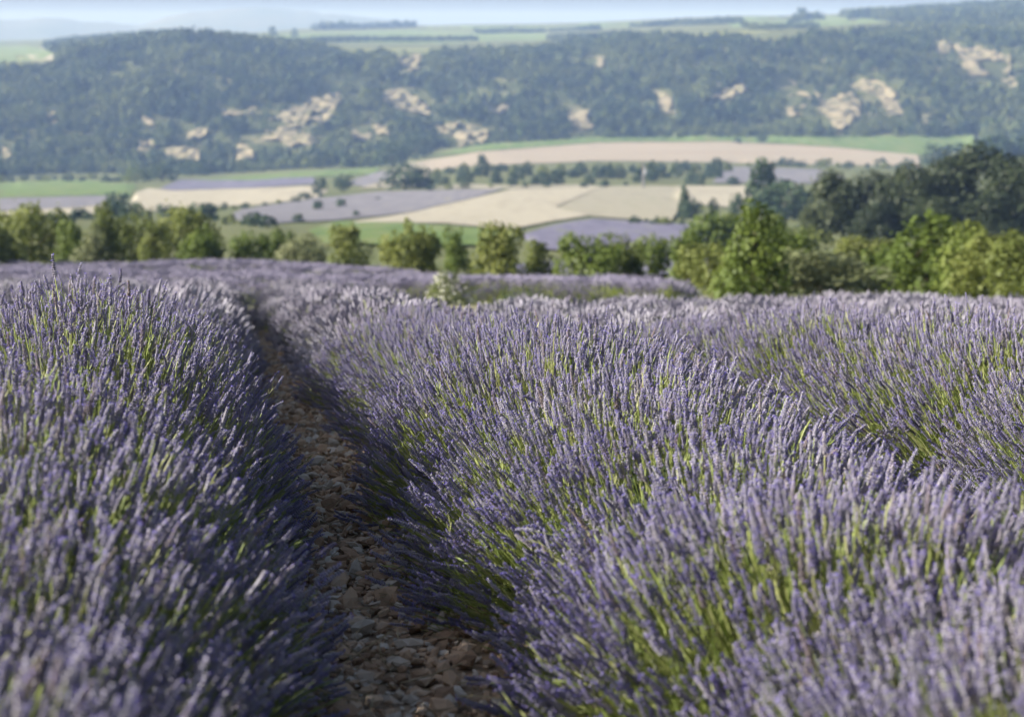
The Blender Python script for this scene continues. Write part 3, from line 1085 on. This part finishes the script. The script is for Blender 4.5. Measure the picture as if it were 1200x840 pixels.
def tree(px, base_y, top_y, wpx, kind, leaf, name, label, cat='tree', group=None, dist=None, var=0, n=2600, size=.03, flat=1.0):
    """a tree that stands on the ground dist metres off (or where the ground is seen at base_y)"""
    if dist is None:
        p = ground_at(px, base_y)[0]
    else:
        dv = ray_dir(px, base_y)
        k = dist / math.hypot(dv[0], dv[1])
        p = np.array([dv[0] * k, dv[1] * k, 0]); p[2] = float(z_at(p[0], p[1]))
    d = math.hypot(p[0], p[1])
    h = (float(_elev(px, top_y)) * d - p[2]) * 1.07
    w = wpx / F_PX * d
    cm, tm = tree_kind(kind, leaf, var, n, size)
    root = thing(name, label, cat, tuple(p), group)
    root.scale = (w, w * flat, h)
    root.rotation_euler = (0, 0, (var * 1.3 + px * .37) % 6.28)
    obj('trunk', tm, root); obj('crown', cm, root)
    return root


# left group, at the lower edge of the lavender
T_ = [
    (38, 302, 231, 84, 'round', 'olive', 112, 'large dark olive-green tree at far left, tallest above the left lavender'),
    (4, 300, 262, 50, 'bush', 'olive', 104, 'low shrub cut by the left edge of the picture below the tall olive-green tree'),
    (84, 302, 258, 52, 'bush', 'bright', 108, 'low yellow-green shrub just right of the tall left tree'),
    (124, 303, 239, 50, 'upright', 'olive', 112, 'pointed olive tree with a dark right side, second tree from the left'),
    (105, 303, 268, 46, 'bush', 'silver', 103, 'grey-green low bush in front of the pointed olive tree at left'),
    (162, 304, 243, 58, 'round', 'olive', 114, 'dark rounded tree between the pointed olive tree and the big round one'),
    (213, 304, 236, 78, 'round', 'olive', 114, 'big dark rounded tree behind the bright yellow-green bush at left'),
    (182, 304, 262, 40, 'bush', 'olive', 106, 'small dull green bush under the two dark rounded trees at left'),
    (240, 306, 264, 66, 'bush', 'bright', 100, 'bright yellow-green bush in front of the big dark rounded tree'),
    (297, 309, 266, 48, 'round', 'bright', 101, 'small rounded yellow-green bush left of where the path vanishes'),
    (330, 308, 264, 44, 'bush', 'bright', 106, 'gappy yellow-green bush straight above the path end'),
    (356, 312, 272, 56, 'round', 'silver', 99, 'dull olive round bush just right of the path end'),
    (408, 311, 262, 66, 'bush', 'olive', 101, 'leafy green bush half way between path end and picture centre'),
    (482, 316, 255, 80, 'bush', 'olive', 99, 'ragged green tree with a thin pointed top left of centre'),
    (536, 308, 266, 40, 'bush', 'bright', 108, 'small yellow-green bush between the two ragged central trees'),
    (583, 323, 252, 78, 'bush', 'olive', 97, 'tallest ragged dark green tree in the middle of the hedge'),
    (632, 319, 278, 48, 'bush', 'olive', 99, 'low green bush at the right foot of the tall central tree'),
    (690, 326, 270, 76, 'round', 'bright', 95, 'wide bright green rounded bush right of centre'),
    (732, 324, 273, 60, 'bush', 'olive', 98, 'bush with mixed dark and light green, joined to the wide bright bush'),
    (762, 317, 268, 44, 'round', 'bright', 102, 'rounded light green bush at the right end of the central clump'),
    (800, 318, 266, 60, 'bush', 'bright', 84, 'small pale green bush between central clump and the right-hand shrubs'),
    # right group
    (836, 340, 280, 76, 'round', 'olive', 58, 'rounded olive shrub left of the upright green tree'),
    (884, 342, 240, 92, 'upright', 'bright', 50, 'tall upright green tree with dark right side'),
    (966, 344, 288, 128, 'round', 'silver', 52, 'broad pale silvery-green rounded shrub above the right lavender'),
    (1088, 346, 252, 124, 'upright', 'bright', 56, 'bright green double-pointed tree in front of the dark oaks'),
    (1040, 340, 284, 84, 'bush', 'bright', 64, 'low yellow-green bush between silvery shrub and double-pointed tree'),
    (1132, 348, 262, 88, 'upright', 'bright', 54, 'slim bright tree touching the right side of the double-pointed tree'),
    (1174, 350, 272, 110, 'bush', 'olive', 52, 'olive-green bush close to the right edge above the lavender'),
    (1218, 350, 266, 100, 'round', 'olive', 50, 'olive-green shrub cut by the right edge of the picture'),
    (922, 325, 268, 80, 'bush', 'bright', 78, 'yellow-green bush behind the broad silvery shrub'),
    (1008, 322, 272, 84, 'bush', 'olive', 80, 'green bush under the dark oaks behind the silvery shrub'),
]
for k, (px, by, ty, w, kd, lf, ds, lb) in enumerate(T_):
    cat = 'tree' if 'tree' in lb.split(',')[0].split(' below')[0] else 'bush'
    nm = {'bright': 'green_bush', 'olive': 'olive_bush', 'silver': 'silver_shrub', 'dark': 'dark_bush'}[lf] if kd != 'upright' else 'upright_tree'
    tree(px, by, ty + (1 if 390 < px < 810 else 0), w * (1.1 if px < 810 else 1.25), kd, lf, nm, lb, 'bush' if by - ty < 52 else 'tree', None, ds * (.76 if 440 < px < 810 else 1), k % 5, 2900, .03)

OAK = [
    (972, 290, 203, 78, 250, 'dark oak standing at the left end of the oak grove'),
    (1022, 290, 203, 80, 262, 'dark oak second from the left end of the grove'),
    (1068, 292, 196, 86, 255, 'dark oak in the middle of the grove, with a lit left shoulder'),
    (1112, 290, 186, 84, 268, 'dark oak just left of the highest oak in the grove'),
    (1146, 292, 172, 104, 258, 'highest and broadest dark oak, lit on its domed top'),
    (1196, 292, 186, 96, 252, 'dark oak cut by the right edge of the picture'),
    (1092, 296, 232, 90, 240, 'shorter dark oak filling the shaded front of the grove'),
    (1165, 298, 228, 90, 238, 'shorter dark oak in the shaded front at right'),
    (1030, 296, 240, 76, 238, 'shorter oak in the front left of the grove'),
]
for k, (px, by, ty, w, ds, lb) in enumerate(OAK):
    tree(px, by, ty, w * 1.08, 'oak', 'dark', 'oak_tree', lb, 'tree', 'dark oak grove on the right', ds, k % 4, 6500, .026)

MID = [
    (830, 288, 243, 66, 'round', 'bright', 170, 'light green round tree beyond the right-hand shrubs'),
    (868, 290, 246, 50, 'round', 'olive', 185, 'green tree beyond the upright tree at right'),
    (905, 285, 250, 60, 'bush', 'bright', 200, 'yellow-green tree left of the oak grove'),
    (945, 292, 262, 60, 'bush', 'olive', 190, 'low green tree at the left foot of the oak grove'),
    (893, 240, 188, 40, 'oak', 'blue', 520, 'pale blue-green tall tree behind the pale right field'),
    (920, 262, 212, 64, 'oak', 'blue', 480, 'dark blue-green tree left of the oaks, beyond the pale field'),
    (802, 258, 219, 20, 'upright', 'blue', 500, 'slim dark tree at the corner between stubble and pale field'),
    (812, 256, 232, 26, 'bush', 'blue', 490, 'small bush at the right foot of the slim corner tree'),
    (836, 246, 230, 12, 'round', 'blue', 500, 'tiny round tree standing alone in the pale right field'),
    (866, 250, 225, 22, 'round', 'blue', 480, 'small tree in the right corner of the pale field'),
    (476, 222, 193, 62, 'oak', 'blue', None, 'big dark tree clump left of the hedgerow, at the pale field corner'),
    (492, 221, 196, 34, 'oak', 'blue', None, 'dark tree on the right side of the big clump'),
    (375, 229, 206, 17, 'round', 'blue', None, 'left of the two lone dark round trees between the valley fields'),
    (402, 225, 203, 24, 'round', 'blue', None, 'right of the two lone dark round trees between the valley fields'),
    (139, 248, 224, 26, 'round', 'blue', None, 'lone dark tree at the left corner of the wheat field'),
    (489, 186, 157, 36, 'oak', 'blue', None, 'rounded dark tree at the left tip of the green vineyard band'),
    (460, 196, 168, 44, 'oak', 'blue', None, 'dark tree at the foot of the wooded hill, left of the vineyard tip'),
    (893, 168, 154, 13, 'round', 'blue', None, 'small dark tree standing on the green band above the long pale field'),
    (865, 169, 161, 10, 'round', 'blue', None, 'small bush on the band left of the small dark tree'),
    (1092, 196, 168, 26, 'oak', 'blue', None, 'dark tree at the right end of the long pale field'),
    (1120, 196, 168, 44, 'oak', 'blue', None, 'dark tree behind the oak grove, left of two'),
    (1165, 198, 160, 66, 'oak', 'blue', None, 'broad dark tree behind the oak grove at the right edge'),
    (1205, 198, 158, 50, 'oak', 'blue', None, 'dark tree cut by the right edge behind the grove'),
    (190, 212, 192, 40, 'oak', 'blue', None, 'dark tree at the foot of the hill above the lavender strip'),
    (160, 214, 196, 36, 'oak', 'bright', None, 'lighter green tree at the foot of the hill left of the lavender strip'),
    (225, 206, 190, 44, 'oak', 'blue', None, 'dark tree at the foot of the hill right above the green strip'),
]
for k, (px, by, ty, w, kd, lf, ds, lb) in enumerate(MID):
    tree(px, by, ty, w * 1.1, kd, lf, 'valley_tree', lb, 'tree', None, ds, k % 4, 1300 if by - ty > 30 else 700, .05)

r = np.random.default_rng(12)
for k in range(46):
    px = 512 + k * 7.6 + r.normal(0, 3)
    by = r.uniform(208, 220.5) if k % 2 else r.uniform(198, 210)
    hgt = r.uniform(10, 19) if by > 206 else r.uniform(8, 14)
    if r.random() < .15: hgt += 8
    tree(px, by, by - hgt, r.uniform(14, 26), 'oak' if k % 3 else 'upright', 'blue' if k % 4 else 'olive', 'hedgerow_tree', 'small dark tree in the hedgerow between the two pale field bands', 'tree',
         'trees of the hedgerow between the pale fields', None, k % 4, 420, .07)
for k in range(5):
    px = 352 + k * 22 + r.normal(0, 4)
    tree(px, 246 + r.normal(0, 2) + (300 - px) * .05 + 14 * (k % 3 == 0), 238 + (300 - px) * .05 + 14 * (k % 3 == 0), r.uniform(10, 22), 'bush', 'blue', 'field_shrub', 'small shrub on the edge of the grey lavender field', 'shrub',
         'shrubs along the grey lavender field', None, k % 4, 260, .08)
HEDGES = [
    ('shrubs along the top of the left green field', 'small dark shrub on the upper edge of the left green field', [(0, 214), (60, 212), (110, 212), (150, 216)], 13, 9),
    ('shrubs along the long lavender strip', 'small dark shrub beside the narrow lavender strip', [(376, 231), (330, 240), (290, 245), (230, 246)], 17, 8),
    ('shrubs on the green band', 'tiny shrub on the green band below the wooded hill', [(560, 170), (700, 161), (800, 160), (1000, 161), (1090, 160)], 38, 7),
    ('trees scattered on the valley floor at left', 'dull green tree scattered on the valley floor behind the left tree line', [(10, 268), (60, 262), (120, 258), (200, 256), (260, 262), (330, 270)], 14, 18),
    ('shrubs below the hedgerow', 'small shrub along the lower edge of the hedgerow field', [(500, 223), (560, 220), (650, 219.5), (760, 220)], 24, 7),
    ('shrubs along the violet field', 'small shrub on the far edge of the violet field in the valley', [(780, 264), (740, 261), (812, 266)], 14, 9),
    ('shrubs between long field and lavender slope', 'low shrub on the lower edge of the long pale field at right', [(830, 199), (900, 195), (1000, 198), (1070, 199)], 15, 10),
]
rh = np.random.default_rng(91)
for gname, lab, line, step, hp in HEDGES:
    line = np.array(line, float)
    seg = np.concatenate([[0], np.cumsum(np.hypot(*np.diff(line, axis=0).T))])
    for q in np.arange(0, seg[-1], step):
        q = q + rh.normal(0, step * .3)
        px = float(np.interp(q, seg, line[:, 0])); py = float(np.interp(q, seg, line[:, 1]) + rh.normal(0, .8))
        hh_ = hp * rh.uniform(.6, 1.3)
        tree(px, py, py - hh_, hh_ * rh.uniform(1.1, 1.9), ('oak', 'bush', 'round')[int(rh.integers(0, 3))], ('blue', 'blue', 'olive')[int(rh.integers(0, 3))], 'field_tree' if 'tree' in lab else 'field_shrub', lab,
             'tree' if 'tree' in lab else 'shrub', gname, None, int(rh.integers(0, 4)), 260, .08)
for k in range(16):
    px = 372 + k * 7.5
    tree(px, 36 - (px - 372) * .03, 27 - (px - 372) * .02 + r.normal(0, 1), r.uniform(10, 20), 'oak', 'blue', 'plateau_tree', 'tiny dark tree in the line on the plateau skyline', 'tree', 'trees on the plateau skyline', None, k % 4, 160, .1)
for k, (px, by, ty, w) in enumerate(((938, 24, 9, 22), (960, 24, 13, 16), (1000, 24, 11, 18), (320, 44, 32, 12), (345, 44, 33, 10))):
    tree(px, by, ty, w, 'oak', 'blue', 'plateau_tree', 'lone dark tree on the plateau skyline', 'tree', 'lone trees on the plateau skyline', None, k % 4, 160, .1)

# pale flowering weed between the rows and the trees
weed = tree(524, 334, 316, 66, 'bush', 'silver', 'weed_shrub', 'pale green weed with white blossom poking above the lavender left of centre', 'shrub', None, 44, 2, 330, .05)
wl = make_lobes('bush', 300 + 2 * 17 + 4)
obj('blossom', crown_mesh(930, wl, 300, .03, LEAF['white']), weed)

# ------------------------------------------------------------------ wooded hillside (reads as one mass)
FP = []
for k in range(5):
    r = np.random.default_rng(60 + k)
    lb = make_lobes('oak' if k % 2 else 'upright', 60 + k)
    lb = [(a, b, c, d * 1.1, e * 1.1, f_) for a, b, c, d, e, f_ in lb]
    FP.append(proto('forest_pattern', crown_mesh(40 + k, lb, 110, .12, LEAF['forest'])))
WOOD = [(-40, 84), (60, 80), (70, 66), (50, 56), (120, 46), (250, 46), (310, 50), (370, 58), (410, 68), (480, 66), (640, 58), (700, 50), (760, 46), (900, 48), (1000, 42), (1060, 36), (1110, 38), (1240, 38),
        (1240, 188), (1160, 178), (1140, 160), (1000, 161), (700, 162), (600, 167), (520, 174), (480, 184), (430, 198), (330, 202), (270, 204), (200, 211), (130, 204), (60, 204), (-40, 210)]
WOOD2 = [(920, 30), (960, 18), (1010, 22), (1050, 27), (1240, 38), (1240, 6), (1100, 6), (1000, 12)]
STRIPS = [[(555, 37), (700, 32), (705, 36), (560, 41)], [(500, 34), (640, 28), (640, 31), (505, 37)], [(735, 29), (870, 24), (870, 28), (740, 33)], [(-20, 51), (70, 48), (70, 51), (-20, 54)],
          [(300, 50), (400, 46), (560, 46), (560, 49), (400, 50), (310, 54)], [(640, 46), (720, 40), (730, 44), (650, 50)], [(870, 32), (960, 31), (960, 34), (880, 36)]]
r = np.random.default_rng(33)
NN = 52000
dd = np.sqrt(r.uniform(1450 ** 2, 3600 ** 2, NN)); azz = r.uniform(-.29, .29, NN)
wx = dd * np.sin(azz); wy = dd * np.cos(azz); wz = z_at(wx, wy)
pp = np.stack([wx, wy, wz], -1)
qx, qy, _ = project(pp)
hgt = r.uniform(5, 12, NN) * (1 + .4 * vnoise(wx / 45, wy / 60, 41))
okk = in_poly(qx, qy, WOOD) | (in_poly(qx, qy, WOOD2) & (dd > 2200))
okk &= ~((dd < 2300) & (vnoise(wx / 38, wy / 60, 44) + .5 * vnoise(wx / 15, wy / 25, 45) < -.82))
for strip in STRIPS:
    ins = in_poly(qx, qy, strip)
    okk |= ins
    hgt = np.where(ins, hgt * .6, hgt)
ftint = np.clip(.2 + 1.1 * vnoise(wx / 34, wy / 50, 46) + r.normal(0, .3, NN), 0, 1) * .8
for poly in BARE:
    for fr in (0, .35, .7):
        hp = pp.copy(); hp[:, 2] += hgt * fr
        bx, by_, _ = project(hp)
        hit = in_poly(bx, by_, poly)
        hgt = np.where(hit & (r.random(NN) < .9), hgt * r.uniform(.2, .55, NN), hgt)
        if fr == 0:
            okk &= ~(hit & (r.random(NN) < .55))
            cx_, cy_ = np.mean(poly, 0)
            halo = in_poly(bx, by_, [(cx_ + (a - cx_) * 1.55, cy_ + (b - cy_) * 1.7) for a, b in poly])
            okk &= ~(halo & (r.random(NN) < .5))
            hgt = np.where(halo, hgt * r.uniform(.5, 1, NN), hgt)
# belt at the foot of the hill keeps within its line
pp = pp[okk]; hgt = hgt[okk]; ftint = ftint[okk]
m = len(pp)
scl = np.stack([hgt * r.uniform(.75, 1.15, m), hgt * r.uniform(.75, 1.15, m), hgt], -1)
woods = scatter('wooded_hillside', pp, np.stack([np.zeros(m), np.zeros(m), r.uniform(0, 6.28, m)], -1), scl, FP, tint=ftint)
print('forest trees', m)

# ------------------------------------------------------------------ grey pole at the hedgerow
p = ground_at(754, 221)[0]
dp_ = math.hypot(p[0], p[1])
pole = thing('utility_pole', 'pale grey utility pole with crossarms in front of the valley hedgerow', 'pole', tuple(p))
hh = 30 / F_PX * dp_


def tube_mesh(name, a, b, r0, r1, mat, n=8):
    a = np.array(a, float); b = np.array(b, float); d = b - a; d /= np.linalg.norm(d)
    s1 = np.cross(d, (0, 0, 1) if abs(d[2]) < .9 else (1, 0, 0)); s1 /= np.linalg.norm(s1); s2 = np.cross(d, s1)
    v = [tuple(c + q * (s1 * math.cos(2 * math.pi * k / n) + s2 * math.sin(2 * math.pi * k / n))) for c, q in ((a, r0), (b, r1)) for k in range(n)]
    f = [(k, (k + 1) % n, n + (k + 1) % n, n + k) for k in range(n)] + [tuple(range(n))[::-1], tuple(range(n, 2 * n))]
    return mesh_from(name, v, f, (mat,))


obj('shaft', tube_mesh('shaft', (0, 0, -.5), (0, 0, hh), .55, .35, M['post']), pole)
obj('crossarm', tube_mesh('crossarm', (-1.8, 0, hh * .92), (1.8, 0, hh * .92), .16, .16, M['post']), pole)
obj('crossarm', tube_mesh('crossarm', (-1.4, 0.4, hh * .80), (1.4, 0.4, hh * .80), .14, .14, M['post']), pole)
obj('transformer', tube_mesh('transformer', (.75, -.2, hh * .55), (.75, -.2, hh * .76), .6, .6, M['metal'], 12), pole)

# ------------------------------------------------------------------ haze
hz = 13500.
x0, x1, y0, y1, z0, z1 = -hz, hz, -hz, hz, float(gv[:, 2].min()) - 61, float(max(vv[..., 2].max(), 120)) + 15
hv = [(x, y, z) for z in (z0, z1) for y in (y0, y1) for x in (x0, x1)]
hf = [(0, 2, 3, 1), (4, 5, 7, 6), (0, 1, 5, 4), (2, 6, 7, 3), (0, 4, 6, 2), (1, 3, 7, 5)]
m, nt, out = new_mat('haze')
pv = nt.nodes.new('ShaderNodeVolumePrincipled')
pv.inputs['Color'].default_value = (.38, .57, 1.0, 1)
pv.inputs['Absorption Color'].default_value = (1, 1, 1, 1)
pv.inputs['Density'].default_value = .00015
pv.inputs['Anisotropy'].default_value = 0.0
nt.links.new(pv.outputs[0], out.inputs['Volume'])
haze = obj('haze', mesh_from('haze', hv, hf, (m,)))
tag(haze, kind='stuff')
